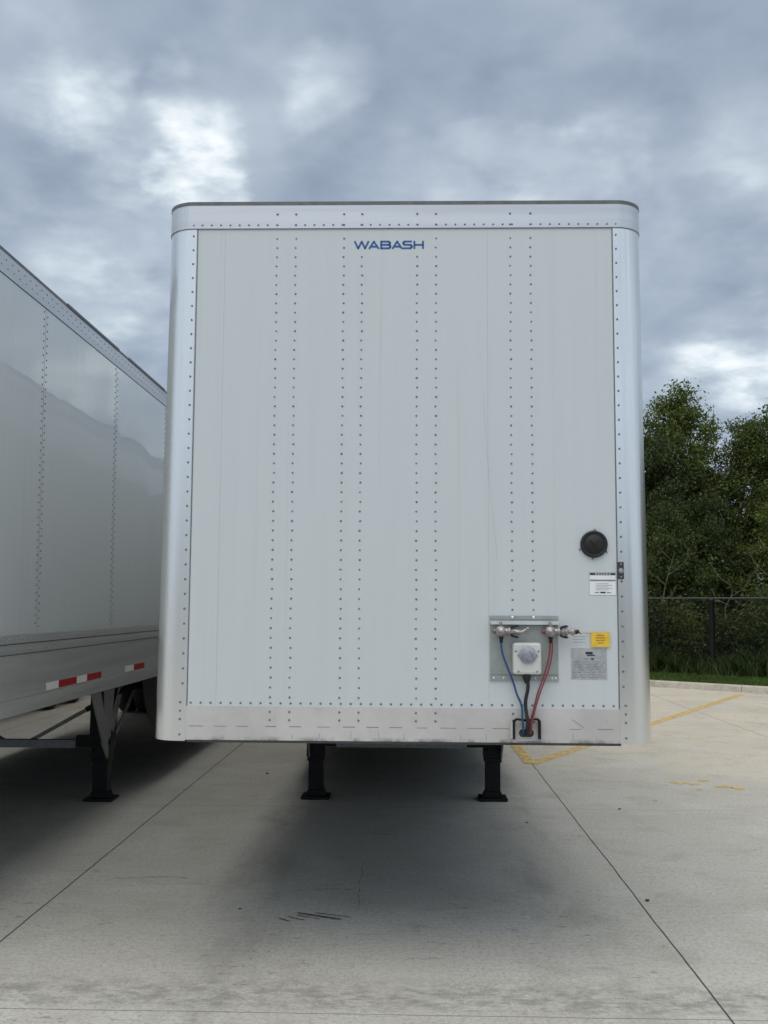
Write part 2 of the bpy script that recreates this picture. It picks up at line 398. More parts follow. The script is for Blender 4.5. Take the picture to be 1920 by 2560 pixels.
    b.bar((.868, -.0018, 1.275), (.925, -.0018, 1.236), .0008, .003, 1, (0, 1, 0))
    b.build('front_sill', T)
    # --- side panels and side base rails
    for s in (-1, 1):
        b = MB(PAINT, RIVET, SEAM)
        xi, xo = HW - .03, HW
        b.box(min(s * xi, s * xo), max(s * xi, s * xo), .30, LEN, 1.60, 3.87)
        ys = [1.656, 3.32, 5.055] + [5.055 + 1.70 * k for k in range(1, 7)]
        for yy in ys:
            b.box(min(s * xo, s * (xo + .0006)), max(s * xo, s * (xo + .0006)), yy - .001, yy + .001, 1.66, 3.85, 2)
            for dy in (-.032, .032):
                z = 3.82 - (.02 if dy > 0 else 0)
                while z > 1.69:
                    b.rivet((s * xo, yy + dy, z), (s, 0, 0), .0075, .0038, 1, 6); z -= .05
        b.box(min(s * xo, s * (xo + .001)), max(s * xo, s * (xo + .001)), .3, LEN, 3.848, 3.852, 2)
        b.build('side_panel', T)
        b = MB(LOWRAIL, RIVETL, SEAM)
        def bx(a0, a1, z0, z1, mi=0, y0=.30): b.box(min(s * a0, s * a1), max(s * a0, s * a1), y0, LEN, z0, z1, mi)
        bx(HW - .03, HW + .003, 1.25, 1.655)
        bx(HW + .003, HW + .007, 1.60, 1.650); bx(HW + .003, HW + .006, 1.535, 1.575)
        bx(HW + .003, HW + .0045, 1.592, 1.596, 2); bx(HW + .003, HW + .0045, 1.526, 1.530, 2)
        bx(HW - .03, HW + .010, ZB, 1.243); bx(HW + .0035, HW + .008, 1.243, 1.248)
        y = .4
        while y < LEN - .1:
            for z, dx in ((1.625, .007), (1.555, .006)): b.rivet((s * (HW + dx), y + (z - 1.5) * .3, z), (s, 0, 0), .006, .004, 1, 6)
            y += .075
        y = .35
        while y < LEN:
            for k in range(6): b.rivet((s * (HW + .010), y + k * .035, 1.195), (s, 0, 0), .0045, .003, 1, 6)
            y += .42
        sr = b.build('side_rail', T)
        for seg in ((.05, .30), (1.86, 2.10, 2.487, 2.725, 3.085), (3.77, 4.037, 4.40), (5.8, 6.1, 6.4, 6.7, 7.0), (8.2, 8.5, 8.8, 9.1), (11, 11.3, 11.6, 11.9, 12.2), (14.4, 14.7, 15, 15.3)):
            if len(seg) < 3: continue
            b = MB(TWHT, TRED)
            for i, (a, c) in enumerate(zip(seg, seg[1:])):
                b.box(min(s * (HW + .003), s * (HW + .0045)), max(s * (HW + .003), s * (HW + .0045)), a, c, 1.262, 1.312, i % 2)
            b.build('reflective_tape', sr)
    # --- floor, rear, crossmembers
    b = MB(UNDER)
    b.box(-HW + .03, HW - .03, .06, LEN - .05, 1.30, 1.36)
    for k in range(50): b.box(-HW + .03, HW - .03, .5 + k * .305, .55 + k * .305, 1.20, 1.30)
    b.box(-.5, -.42, 9.5, LEN - .1, 1.0, 1.2); b.box(.42, .5, 9.5, LEN - .1, 1.0, 1.2)
    b.build('underbody', T)
    b = MB(PAINT); b.box(-HW + .04, HW - .04, LEN - .04, LEN - .002, 1.16, 4.0); b.build('rear_door', T)
    b = MB(BLACK); b.box(-1.1, 1.1, .35, 1.9, 1.165, 1.185); b.build('kingpin_plate', T)
    # --- round black vent
    b = MB(RUBBER, STEELFIT)
    c = (.988, 0, 2.169)
    b.lathe(c, (0, -1, 0), [(0, .070), (.012, .070), (.018, .067), (.020, .060), (.014, .056), (.014, .050), (.019, .047), (.020, .005), (.020, 0)], 36)
    b.bar((.965, -.0205, 2.192), (1.012, -.0205, 2.146), .004, .006, 0, (0, 1, 0)); b.bar((.965, -.0205, 2.146), (1.012, -.0205, 2.192), .004, .006, 0, (0, 1, 0))
    for a in (200, 85, 330, 265): b.rivet((.988 + .077 * math.cos(math.radians(a)), 0, 2.169 + .077 * math.sin(math.radians(a))), (0, -1, 0), .006, .008, 1)
    b.build('round_vent', T)
    # --- marker lamp on the corner post
    b = MB(LAMPB, LID); b.box(1.108, 1.140, -.014, -.0035, 1.990, 2.078); b.lathe((1.124, -.014, 2.032), (0, -1, 0), [(0, .014), (.005, .013), (.008, .007), (.008, 0)], 16, 1)
    b.rivet((1.124, -.014, 2.066), (0, -1, 0), .005, .003, 1); b.rivet((1.124, -.014, 2.001), (0, -1, 0), .005, .003, 1)
    b.build('marker_lamp', T, bevel=.003)
    # --- labels
    b = MB(LABW, INK, INKG); b.box(.961, 1.100, -.0008, 0, 1.906, 2.024, 2); b.box(.963, 1.098, -.0012, -.0008, 1.908, 2.022); b.box(.965, 1.096, -.0019, -.0012, 2.010, 2.021, 1)
    b.box(.965, 1.096, -.0019, -.0012, 1.979, 1.987, 2)
    for i in range(5): b.box(.995, 1.06 + .02 * (i % 2), -.0019, -.0012, 1.965 - i * .008, 1.967 - i * .008, 2)
    b.box(.99, 1.012, -.0019, -.0012, 1.918, 1.923, 2); b.box(1.018, 1.045, -.0019, -.0012, 1.917, 1.925, 1); b.box(1.05, 1.072, -.0019, -.0012, 1.918, 1.923, 2)
    for i in range(6): b.box(.993 + i * .014, 1.001 + i * .014, -.0025, -.0019, 2.0135, 2.018, 0)
    b.build('warning_label', T)
    b = MB(FRONT, MARK); b.box(.868, .952, -.0010, 0, 1.655, 1.705); 
    for i in range(3): b.box(.875, .94, -.0014, -.0010, 1.694 - i * .014, 1.696 - i * .014, 1)
    b.build('small_label', T)
    b = MB(LABG, INKG, INK); b.box(.864, 1.047, -.0012, 0, 1.478, 1.637)
    b.box(.938, .975, -.0019, -.0012, 1.606, 1.618, 2); b.box(.945, .985, -.0019, -.0012, 1.598, 1.604, 2); b.box(.93, .95, -.0019, -.0012, 1.58, 1.586, 1); b.box(.965, .98, -.0019, -.0012, 1.578, 1.586, 2)
    for i in range(11):
        x = .872
        while x < 1.03:
            w = random.uniform(.015, .05); b.box(x, min(x + w, 1.04), -.0019, -.0012, 1.568 - i * .008, 1.5705 - i * .008, 1); x += w + .008
    b.build('instruction_plate', T)
    b = MB(LABY, LABO); b.box(.966, 1.061, -.010, -.007, 1.643, 1.718)
    for i, w in enumerate((.04, .05, .046, .03)): b.box(1.0135 - w / 2, 1.0135 + w / 2, -.0106, -.010, 1.700 - i * .013, 1.706 - i * .013, 1)
    b.tube([(.888, -.03, 1.712), (.93, -.016, 1.714), (.968, -.011, 1.712)], .0016, 6, 1)
    b.build('yellow_tag', T)
    # --- connection plate and its fittings
    b = MB(GALV, GREYSTEEL, BRIGHT)
    b.box(.450, .799, -.004, 0, 1.470, 1.800); b.box(.450, .799, -.010, -.004, 1.783, 1.800)
    b.box(.450, .799, -.010, -.004, 1.470, 1.496); b.box(.452, .797, -.0046, -.004, 1.497, 1.502, 1); b.box(.452, .797, -.0046, -.004, 1.750, 1.757, 1)
    b.box(.452, .799, -.034, -.004, 1.762, 1.771, 2); b.box(.452, .799, -.037, -.034, 1.755, 1.773, 2)
    for x in (.566, .674): b.rivet((x, -.010, 1.792), (0, -1, 0), .008, .006, 2)
    for x in (.47, .52, .68, .765, .785): b.rivet((x, -.010, 1.483), (0, -1, 0), .006, .004, 2)
    cp = b.build('connection_plate', T)
    b = MB(SOCK, GREYSTEEL); b.box(.563, .707, -.060, -.004, 1.504, 1.664)
    so_ = b.build('socket_box', cp, bevel=.012)
    b = MB(GREYSTEEL, LID)
    for x, z in ((.578, 1.622), (.692, 1.622), (.590, 1.520), (.684, 1.520)): b.rivet((x, -.060, z), (0, -1, 0), .0055, .004, 0)
    b.lathe((.637, -.060, 1.604), (0, -1, 0), [(0, .044), (.008, .044), (.011, .042), (.011, .034), (.014, .033), (.015, .012), (.015, 0)], 28, 1)
    b.prism([(.585, -.060, 1.600), (.600, -.060, 1.588), (.600, -.060, 1.614)], (0, -.006, 0), 0); b.prism([(.689, -.060, 1.600), (.674, -.060, 1.614), (.674, -.060, 1.588)], (0, -.006, 0), 0)
    for i in range(5): b.bar((.615 + i * .011, -.0755, 1.60 - .012), (.615 + i * .011, -.0755, 1.60 + .012), .002, .002, 0)
    b.build('socket_lid', cp)
    def gladhand(x, z, red):
        b = MB(BRASS, STEELFIT, RUBBER, REDH)
        y = -.055
        b.lathe((x, -.004, z), (0, -1, 0), [(0, .02), (.02, .018), (.03, .014), (.05, .014)], 14, 0)
        b.lathe((x, y + .03, z), (0, -1, 0), [(0, .026), (.02, .030), (.05, .024), (.055, 0)], 16, 1)
        b.lathe((x, y, z + .02), (0, 0, 1), [(0, .011), (.012, .011), (.018, .007), (.03, .006), (.03, 0)], 10, 0)
        b.lathe((x - .028, y, z), (-1, 0, 0), [(0, .013), (.008, .013), (.010, .008), (.016, .008), (.016, 0)], 10, 3 if red else 0)
        b.lathe((x + .018, y, z), (1, 0, 0), [(0, .017), (.02, .017), (.022, .021), (.030, .021), (.032, .014), (.055, .013), (.075, .012), (.075, 0)], 16, 1)
        # coupling face plates above and below the stem
        for s in (-1, 1):
            b.prism([(x + .050, y - .006, z + s * .012), (x + .088, y - .006, z + s * .024), (x + .092, y - .006, z + s * .030), (x + .078, y - .006, z + s * .034), (x + .052, y - .006, z + s * .026)], (0, .014, 0), 2)
        if red:
            b.lathe((x + .075, y, z), (1, 0, 0), [(0, .020), (.012, .020), (.016, .010), (.026, .009), (.03, .017), (.048, .017), (.052, .008)], 16, 1)
            b.lathe((x + .125, y, z), (1, 0, 0), [(0, .004), (.002, .012), (.014, .010), (.022, .003)], 10, 2)
            b.bar((x + .138, y - .002, z + .014), (x + .154, y - .004, z - .012), .004, .004, 2)
        else:
            b.tube(smooth([(x + .07, y, z), (x + .10, y - .008, z - .004), (x + .13, y - .012, z + .010)]), [.012] * 6 + [.009] * 6 + [.008], 10, 1)
            b.rivet((x + .135, y - .022, z + .014), (0, -1, 0), .009, .006, 1)
        b.lathe((x + .002, y, z - .022), (0, 0, -1), [(0, .012), (.012, .012), (.014, .009), (.034, .008), (.036, 0)], 12, 2)
        return b.build('air_coupling', cp)
    gladhand(.502, 1.720, False); gladhand(.752, 1.720, True)
    def hose(name, pts, r, mat, extra=None):
        b = MB(mat, RUBBER); b.tube(smooth(pts), r, 10)
        if extra: extra(b)
        return b.build(name, T)
    Y0 = -.055
    hose('air_hose', [(.502, Y0, 1.685), (.5085, -.05, 1.616), (.533, -.045, 1.547), (.562, -.035, 1.475), (.583, -.03, 1.407), (.6075, -.03, 1.3455), (.612, -.032, 1.267), (.618, -.022, 1.215), (.620, .006, 1.205)], .0055, BLUEH)
    hose('air_hose', [(.750, Y0, 1.685), (.749, -.05, 1.616), (.730, -.045, 1.529), (.710, -.040, 1.470), (.688, -.034, 1.407), (.668, -.03, 1.328), (.652, -.032, 1.267), (.646, -.022, 1.215), (.645, .006, 1.205)], .0046, REDH)
    hose('air_hose', [(.762, Y0, 1.685), (.761, -.05, 1.610), (.744, -.045, 1.529), (.722, -.045, 1.470), (.698, -.042, 1.407), (.675, -.036, 1.328), (.660, -.040, 1.267), (.653, -.028, 1.215), (.651, .006, 1.205)], .0044, REDH)
    hose('power_cable', [(.6345, -.035, 1.500), (.640, -.037, 1.44), (.628, -.036, 1.376), (.628, -.036, 1.332), (.636, -.045, 1.267), (.634, -.024, 1.212), (.633, .006, 1.204)], .0095, RUBBER,
         lambda b: b.lathe((.6345, -.035, 1.508), (0, .03, -1), [(0, .021), (.02, .020), (.045, .013), (.05, .010)], 14, 0))
    b = MB(SEAM, SILL)
    pr = []
    for k in range(24):
        t = 2 * math.pi * k / 24; sx = .020 if math.cos(t) > 0 else -.020
        pr.append((.634 + sx + .018 * math.cos(t), -.0022, 1.206 + .020 * math.sin(t)))
    b.prism(pr, (0, .0006, 0), 0)
    b.box(.585, .683, -.0095, -.0078, 1.168, 1.176, 1)
    b.build('hose_opening', T)
    b = MB(BLACK, SILL)
    for x, mi in ((.562, 1), (.692, 0)):
        b.box(x, x + .012, -.035, -.0016, 1.180, 1.272, 0)
    b.box(.552, .562, -.030, -.0016, 1.182, 1.268, 1)
    b.tube(smooth([(.568, -.028, 1.262), (.580, -.030, 1.278), (.605, -.030, 1.276), (.634, -.018, 1.272), (.665, -.030, 1.278), (.690, -.030, 1.278), (.698, -.028, 1.262)]), .006, 8, 0)
    b.build('hose_guard', T)
    # --- landing gear
    LY = 4.70
    for s, xc in ((-1, -.858), (1, .842)):
        b = MB(BLACK)
        b.box(xc - .070, xc + .070, LY - .070, LY + .070, .085, .60)
        b.box(xc - .088, xc + .088, LY - .088, LY + .088, .40, .53); b.box(xc - .100, xc + .100, LY - .10, LY + .10, .53, 1.21)
        b.box(xc - .082, xc + .082, LY - .082, LY + .082, .36, .40)
        for z in (.555, .62, .48): b.rivet((xc - .06, LY - .10, z), (0, -1, 0), .012, .008, 0); b.rivet((xc + .06, LY - .10, z), (0, -1, 0), .012, .008, 0)
        lg = b.build('landing_leg', T, bevel=.006)
        b = MB(BLACK)
        z0, z1 = 0.004, .03
        b.box(xc - .135, xc + .135, LY - .125, LY + .125, z0, z1)
        b.prism([(xc - .10, LY - .075, z1), (xc + .10, LY - .075, z1), (xc + .075, LY - .075, .085), (xc - .075, LY - .075, .085)], (0, .15, 0))
        b.build('foot', lg, bevel=.004)
    # crossbar, K brace between the legs
    b = MB(GREYSTEEL, BLACK)
    b.box(-.664, .594, LY - .05, LY + .02, .487, .560, 0)
    b.box(-.76, -.664, LY - .045, LY + .03, .495, .60, 1); b.box(.594, .745, LY - .045, LY + .03, .495, .60, 1)
    b.build('crossbar', T)
    b = MB(GREYSTEEL, BLACK)
    b.bar((.72, LY + .05, .87), (.13, LY + .05, .54), .03, .035, 0); b.bar((.755, LY + .05, .89), (.66, LY + .05, .837), .045, .05, 1)
    b.bar((-.74, LY + .05, .87), (-.13, LY + .05, .54), .03, .035, 0)
    b.build('cross_brace', T)
    # fan of tapered brace plates from the side rail down to each leg
    for s in (-1, 1):
        b = MB(GREYSTEEL, BLACK)
        ax = .925
        def strut(ta, tb, ba, bb, mi=0):
            P = [(s * x, y, z) for x, y, z in (ta, tb, bb, ba)]; b.prism(P, (-s * .012, 0, 0), mi)
        strut((1.225, 3.076, 1.15), (1.215, 3.356, 1.15), (ax, 4.431, .55), (ax, 4.603, .55))
        strut((1.18, 3.60, 1.15), (1.16, 3.95, 1.15), (ax, 4.474, .60), (ax, 4.657, .56))
        strut((1.08, 4.431, 1.14), (1.06, 4.625, 1.14), (ax, 4.592, .62), (ax, 4.711, .56))
        strut((1.07, 5.055, 1.12), (1.07, 5.184, 1.12), (ax, 4.732, .55), (ax, 4.840, .57))
        b.prism([(s * ax, 4.388, .58), (s * ax, 4.872, .58), (s * ax, 4.754, .44), (s * ax, 4.592, .40)], (-s * .014, 0, 0), 0)
        b.bar((s * 1.17, 3.011, 1.15), (s * 1.17, 5.324, 1.15), .10, .05, 1)
        b.bar((s * 1.0, 4.431, 1.02), (s * 1.18, 4.840, 1.08), .03, .05, 1)
        b.build('gear_brace', T)
    # black skirt that starts behind the landing gear
    for s in (-1, 1):
        b = MB(RUBBER)
        pf = [(4.62, 1.15), (4.64, 1.06), (4.72, .90), (4.88, .76), (5.12, .62), (5.5, .50), (6.0, .44), (9.4, .44), (9.5, 1.15)]
        b.prism([(s * 1.235, y, z) for y, z in pf], (-s * .012, 0, 0)); b.build('side_skirt', T)
    # rear wheels
    for y in (12.6, 13.85):
        b = MB(UNDER); b.tube([(-1.0, y, .51), (1.0, y, .51)], .065, 12); b.build('axle', T)
        for s in (-1, 1):
            for xo in (1.10, .80):
                b = MB(TYRE); x = s * xo
                b.lathe((x - .13, y, .512), (1, 0, 0), [(0.03, .30), (0, .34), (.01, .46), (.04, .508), (.22, .508), (.25, .46), (.26, .34), (.23, .30)], 32)
                w = b.build('tyre', T)
                b = MB(RIM); b.lathe((x - s * .13, y, .512), (s, 0, 0), [(.04, .30), (.06, .28), (.16, .26), (.17, .10), (.22, .09), (.23, 0)], 24); b.build('rim', w)
    return T

MB.lean = True; main = build_trailer(); MB.lean = False; main.location = (0, 0, 0)
left = copy_tree(main); left.location = (-3.722, -.22, 0)
third = copy_tree(main); third.location = (-7.45, .05, 0)  # unseen copy added beyond the left trailer; its shade darkens the ground there
tag(main, 'white box trailer facing the camera, blue lettering near its top edge', 'trailer', 'white box trailers parked in the yard')
tag(third, 'unseen white box trailer added beyond the left trailer to shade the ground', 'trailer', 'white box trailers parked in the yard')
tag(left, 'white box trailer seen along its riveted side, cut off by the left picture edge', 'trailer', 'white box trailers parked in the yard')

# ================================================================ GROUND
def mat_concrete():
    a = M('broom_finished_concrete', (.4, .4, .38), .85)
    sp = a.N('ShaderNodeSeparateXYZ'); a.L(a.P(), sp.inputs[0]); X, Y = sp.outputs[0], sp.outputs[1]
    wob = a.math('MULTIPLY', a.math('SUBTRACT', a.noise(1.5, 3), .5), .02)
    def line(coord, first, period, w):
        t = a.math('ADD', a.math('DIVIDE', a.math('SUBTRACT', a.math('ADD', coord, wob), first), period), .5)
        fr = a.math('FRACT', t); d = a.math('MULTIPLY', a.math('ABSOLUTE', a.math('SUBTRACT', fr, .5)), period)
        return a.mr(d, w, w * .4), a.math('FLOOR', t)
    jx, ix = line(X, -2.2, 3.69, .0075); jy, iy = line(Y, -.46, 4.735, .005)
    # each slab poured a little different
    cb = a.N('ShaderNodeCombineXYZ'); a.L(ix, cb.inputs[0]); a.L(iy, cb.inputs[1])
    wn = a.N('ShaderNodeTexWhiteNoise', noise_dimensions='3D'); a.L(cb.outputs[0], wn.inputs[0])
    base = a.mix(wn.outputs['Value'], (.475, .47, .425), (.52, .515, .465))
    # base blends to a warmer, lighter tone towards the kerb
    far = a.mr(a.math('ADD', Y, a.math('MULTIPLY', X, .5)), 5.5, 11, .1, .85)
    base = a.mix(far, base, (.66, .565, .43))
    base = a.mix(a.mr(a.noise(.55, 4, .55, dist=.6), .38, .66, 0, .45), base, (.40, .385, .33))
    base = a.mix(a.mr(a.noise(2.3, 6, .65, loc=(3, 8, 0), dist=.4), .50, .70, 0, .45), base, (.32, .285, .225))
    base = a.mix(a.mr(a.noise(1.3, 5, .6, loc=(13, 4, 0), dist=.4), .50, .66, 0, .45), base, (.60, .595, .55))
    # fine pitting and sand
    base = a.mix(a.mr(a.noise(34, 8, .85), .46, .62, 0, .8), base, (.30, .295, .275))
    base = a.mix(a.mr(a.noise(70, 5, .8), .50, .62, 0, .6), base, (.66, .65, .60))
    spk = a.noise(12, 6, .85, loc=(2, 5, 0), sc=(.6, 1.1, 1)); reg = a.mr(a.noise(.7, 2, .5, loc=(9, 3, 0)), .46, .62)
    base = a.mix(a.math('MULTIPLY', a.mr(spk, .575, .63, 0, .8), reg), base, (.15, .145, .135))
    # broom strokes across
    br = a.noise(26, 3, .6, sc=(.10, 3.2, 1)); base = a.mix(a.mr(br, .40, .70, 0, .22), base, (.26, .255, .24))
    # rough worn band at the joint under the photographer
    bd = a.math('MULTIPLY', a.mr(Y, -.46, -.36), a.mr(Y, .05, -.22)); bd = a.math('MULTIPLY', bd, a.mr(a.noise(9, 7, .78, sc=(.7, 1.4, 1)), .42, .60))
    base = a.mix(a.math('MULTIPLY', bd, .55), base, (.17, .165, .15))
    tyre = a.mr(a.math('ABSOLUTE', a.math('SUBTRACT', a.math('ABSOLUTE', X), .95)), .38, .12); base = a.mix(a.math('MULTIPLY', tyre, a.mr(a.noise(1.6, 5, .7, sc=(1.6, .5, 1)), .42, .68, 0, .38)), base, (.20, .19, .175))
    base = a.mix(a.math('MULTIPLY', jy, .75), base, (.09, .085, .08)); base = a.mix(a.math('MULTIPLY', jx, .93), base, (.04, .038, .036))
    a.color(base)
    h = a.math('ADD', a.math('MULTIPLY', a.noise(90, 4, .7), .4), a.math('MULTIPLY', br, .6)); h = a.math('SUBTRACT', h, a.math('MULTIPLY', jx, 1.2)); h = a.math('SUBTRACT', h, a.math('MULTIPLY', jy, 1.0))
    a.bump(h, .35, .004); return a.m
CONC = mat_concrete()
b = MB(CONC); b.add([(-600, -600, 0), (600, -600, 0), (600, 600, 0), (-600, 600, 0)], [(0, 1, 2, 3)]); g = b.build('concrete_yard'); tag(g, kind='structure')

ADDGND = mat_plain('added_dark_ground', (.11, .11, .105), .85, 0, .35, 3)
b = MB(ADDGND); b.add([(-600, -600, .004), (600, -600, .004), (600, -17, .004), (-600, -17, .004)], [(0, 1, 2, 3)]); tag(b.build('unseen_dark_ground'), kind='structure')  # unseen dark ground added behind the camera to dim light on upper panels
# frame of the kerb line: n points away from the yard, d runs along it
nn = Vector((.6229, .7823, 0)); dd = Vector((.7823, -.6229, 0))
def KP(t, off, z=0): p = dd * t + nn * off; return Vector((p.x, p.y, z))
def mat_kerb():
    a = M('kerb_concrete', (.5, .46, .38), .85)
    c = a.mix(a.mr(a.noise(3, 5, .7), .35, .7), (.56, .52, .44), (.38, .34, .27)); c = a.mix(a.mr(a.noise(50, 4, .7), .5, .72, 0, .5), c, (.22, .2, .17)); a.color(c); a.bump(a.noise(40, 4, .7), .4, .006); return a.m
b = MB(mat_kerb())
K0, K1 = 18.19, 18.35
prof = [(K0 - .02, -.02), (K0, .07), (K0 + .012, .125), (K0 + .035, .145), (K1, .15), (K1, -.02)]
segs = [(-60 + 3.05 * i, -60 + 3.05 * (i + 1) - .012) for i in range(42)]
for t0, t1 in segs:
    n = len(prof); A = [KP(t0, o, z) for o, z in prof]; B = [KP(t1, o, z) for o, z in prof]
    b.add(A + B, [tuple(range(n - 1, -1, -1)), tuple(range(n, 2 * n))] + [(i, (i + 1) % n, n + (i + 1) % n, n + i) for i in range(n)])
tag(b.build('kerb'), kind='structure')
def mat_soil():
    a = M('turf_and_soil', (.04, .06, .02), .95)
    c = a.mix(a.mr(a.noise(4, 5, .7), .35, .7), (.045, .075, .018), (.07, .06, .035)); a.color(c); a.bump(a.noise(20, 5, .7), .6, .05); return a.m
b = MB(mat_soil()); offs = [(K1, .140), (K1 + .5, .17), (19.45, .24), (20.5, .30), (23, .35), (60, .6), (600, 1.0)]; ts = [-600, -60, -20, 0, 20, 60, 600]
vs = [KP(t, o, z) for t in ts for o, z in offs]; k = len(offs)
b.add(vs, [(i * k + j, (i + 1) * k + j, (i + 1) * k + j + 1, i * k + j + 1) for i in range(len(ts) - 1) for j in range(k - 1)]); tag(b.build('grass_verge_ground'), kind='structure')

# painted yellow lines (worn) -------------------------------------------------
def mat_yellow():
    a = M('worn_yellow_line_paint', (.62, .38, .07), .7)
    a.color(a.mix(a.mr(a.noise(6, 5, .7), .35, .7), (.74, .50, .13), (.66, .52, .27)))
    tr = a.N('ShaderNodeBsdfTransparent'); mx = a.N('ShaderNodeMixShader'); f = a.mr(a.noise(7, 6, .75, sc=(1, 1, 1)), .34, .60, .15, .92)
    a.L(f, mx.inputs[0]); a.L(tr.outputs[0], mx.inputs[1]); a.L(a.b.outputs[0], mx.inputs[2]); a.L(mx.outputs[0], a.nt.nodes['Material Output'].inputs[0]); return a.m
YEL = mat_yellow()
def ground_line(mb, p, q, w, z=.004, mi=0):
    p, q = Vector((*p, z)), Vector((*q, z)); d = (q - p).normalized(); a = Vector((-d.y, d.x, 0)) * w / 2
    mb.add([p - a, q - a, q + a, p + a], [(0, 1, 2, 3)], mi)
b = MB(YEL); ground_line(b, (1.45, 6.90), (7.13, 16.84), .17); ground_line(b, (1.47, 6.95), (1.40, 17.0), .14, .008)
tag(b.build('painted_yellow_lines'), kind='structure')
b = MB(YEL)
for x, y, w, h in ((2.88, 5.73, .22, .06), (3.03, 5.65, .16, .05), (3.30, 5.53, .2, .06), (3.42, 5.44, .16, .06), (3.0, 5.36, .06, .03), (2.4, 4.73, .05, .03), (3.2, 5.9, .12, .05)):
    n = 9; pts = [(x + w / 2 * math.cos(6.283 * i / n) * random.uniform(.7, 1.2), y + h * 1.6 * math.sin(6.283 * i / n) * random.uniform(.7, 1.2), .004) for i in range(n)]
    b.add(pts, [tuple(range(n))])
tag(b.build('yellow_paint_spots'), kind='structure')
# scuffs, gouges and hairline cracks -----------------------------------------
def mat_scuff(name, c0, lo, hi, amt):
    a = M(name, c0, .8); a.color(a.mix(a.mr(a.noise(20, 4, .6), .35, .7), c0, tuple(x * 1.5 for x in c0)))
    tr = a.N('ShaderNodeBsdfTransparent'); mx = a.N('ShaderNodeMixShader'); f = a.mr(a.noise(22, 6, .75, sc=(1, 1, 1)), lo, hi, 0, amt)
    a.L(f, mx.inputs[0]); a.L(tr.outputs[0], mx.inputs[1]); a.L(a.b.outputs[0], mx.inputs[2]); a.L(mx.outputs[0], a.nt.nodes['Material Output'].inputs[0]); return a.m
SC1 = mat_scuff('rubber_scuff', (.05, .048, .045), .30, .50, .9); SC2 = mat_scuff('hairline_crack_dirt', (.17, .165, .15), .36, .60, .45)
b = MB(SC1, SC2)
for i in range(5):
    x = -.73 + i * .052; l = .07 + i * .035; yy = .885 + i * .028
    ground_line(b, (x, yy + .04), (x + l, yy - .02 - i * .004), .010, .004)
ground_line(b, (-.63, 1.02), (-.36, .905), .018, .008)
def crack(pts, w, mi, z=.004):
    P = []
    for (a0, a1), (b0, b1) in zip(pts, pts[1:]):
        n = max(2, int(math.hypot(b0 - a0, b1 - a1) / .06))
        for i in range(n): P.append((a0 + (b0 - a0) * i / n + random.uniform(-.01, .01), a1 + (b1 - a1) * i / n + random.uniform(-.01, .01)))
    P.append(pts[-1])
    for i, (p, q) in enumerate(zip(P, P[1:])): ground_line(b, p, q, w * random.uniform(.5, 1.3), z + .0008 * (i % 2), mi)
crack([(-.285, 2.2), (-.285, 1.45), (-.27, 1.1)], .008, 1)
crack([(-.70, 1.50), (-.5, 1.55), (-.32, 1.53)], .016, 1)
crack([(-.4, 3.2), (-.1, 3.14), (.4, 3.2)], .012, 1); crack([(-1.95, 1.74), (-1.6, 1.80), (-1.45, 1.76)], .022, 1)
tag(b.build('pavement_scuffs'), kind='structure')
# loose bits on the concrete
PEB = mat_plain('dark_pebble', (.05, .045, .04), .8); LEAFB = mat_plain('dry_leaf_brown', (.10, .045, .03), .8)
def pebble(x, y, r, label, mat=PEB):
    b = MB(mat); n = 7; rr = [(0, .0), (.25, .8), (.6, 1.0), (.9, .7), (1.05, 0)]; vs = []
    ph = random.random() * 6
    for h, q in rr:
        for k_ in range(n): a = ph + 6.283 * k_ / n; vs.append((r * q * math.cos(a) * (1 + .25 * math.sin(3 * a)), r * q * math.sin(a) * .8 * (1 + .2 * math.cos(2 * a)), h * r * .8))
    b.add(vs, [(i * n + k_, i * n + (k_ + 1) % n, (i + 1) * n + (k_ + 1) % n, (i + 1) * n + k_) for i in range(4) for k_ in range(n)], 0, True)
    o = b.build('pebble'); o.location = (x, y, .0); tag(o, label, 'pebble', 'small dark stones on the concrete')
pebble(-1.52, 6.044, .017, 'small dark stone on concrete left of the landing gear, between the two trailers')
pebble(1.97, 4.291, .012, 'small dark stone beside the cross joint, right of the landing gear')
pebble(1.05, 3.657, .011, 'tiny dark stone just in front of the right landing leg')
pebble(1.545, 1.377, .016, 'black stone lying on the long joint at lower right')
pebble(2.42, 1.054, .016, 'reddish brown stone near the right picture edge', LEAFB)
pebble(-.99, 1.097, .009, 'tiny dark stone on pale concrete left of the black scuff marks')

# ================================================================ FENCE
FO = 19.70; gz = .26
FM = mat_plain('black_vinyl_fence', (.005, .006, .007), .6)
RAILM = mat_plain('weathered_fence_rail', (.06, .065, .07), .35)
F = empty('chain_link_fence', KP(-6.35, FO, gz)); tag(F, 'black chain link fence standing on the grass before the trees', 'fence')
def fbuild(b, name):
    o = b.build(name, F); o.location = -F.location; return o
for i in range(-9, 12):
    t = -6.35 + 3.0 * i; big = (i % 5 == 0); r = .07 if big else .034
    b = MB(FM); p = KP(t, FO, gz - .1); top = 2.09 if big else 2.05
    b.lathe(p, (0, 0, 1), [(0, r), (top - gz + .02, r), (top - gz + .03, r * 1.15), (top - gz + .06, r * 1.1), (top - gz + .10, r * .55), (top - gz + .11, 0)], 12); fbuild(b, 'fence_post')
b = MB(RAILM); b.tube([KP(-33.3, FO - .02, 2.075), KP(26.7, FO - .02, 2.075)], .021, 8); fbuild(b, 'top_rail')
b = MB(FM)
zt_, zb_ = 2.06, gz + .04; hgt = zt_ - zb_
t = -33.3 - hgt
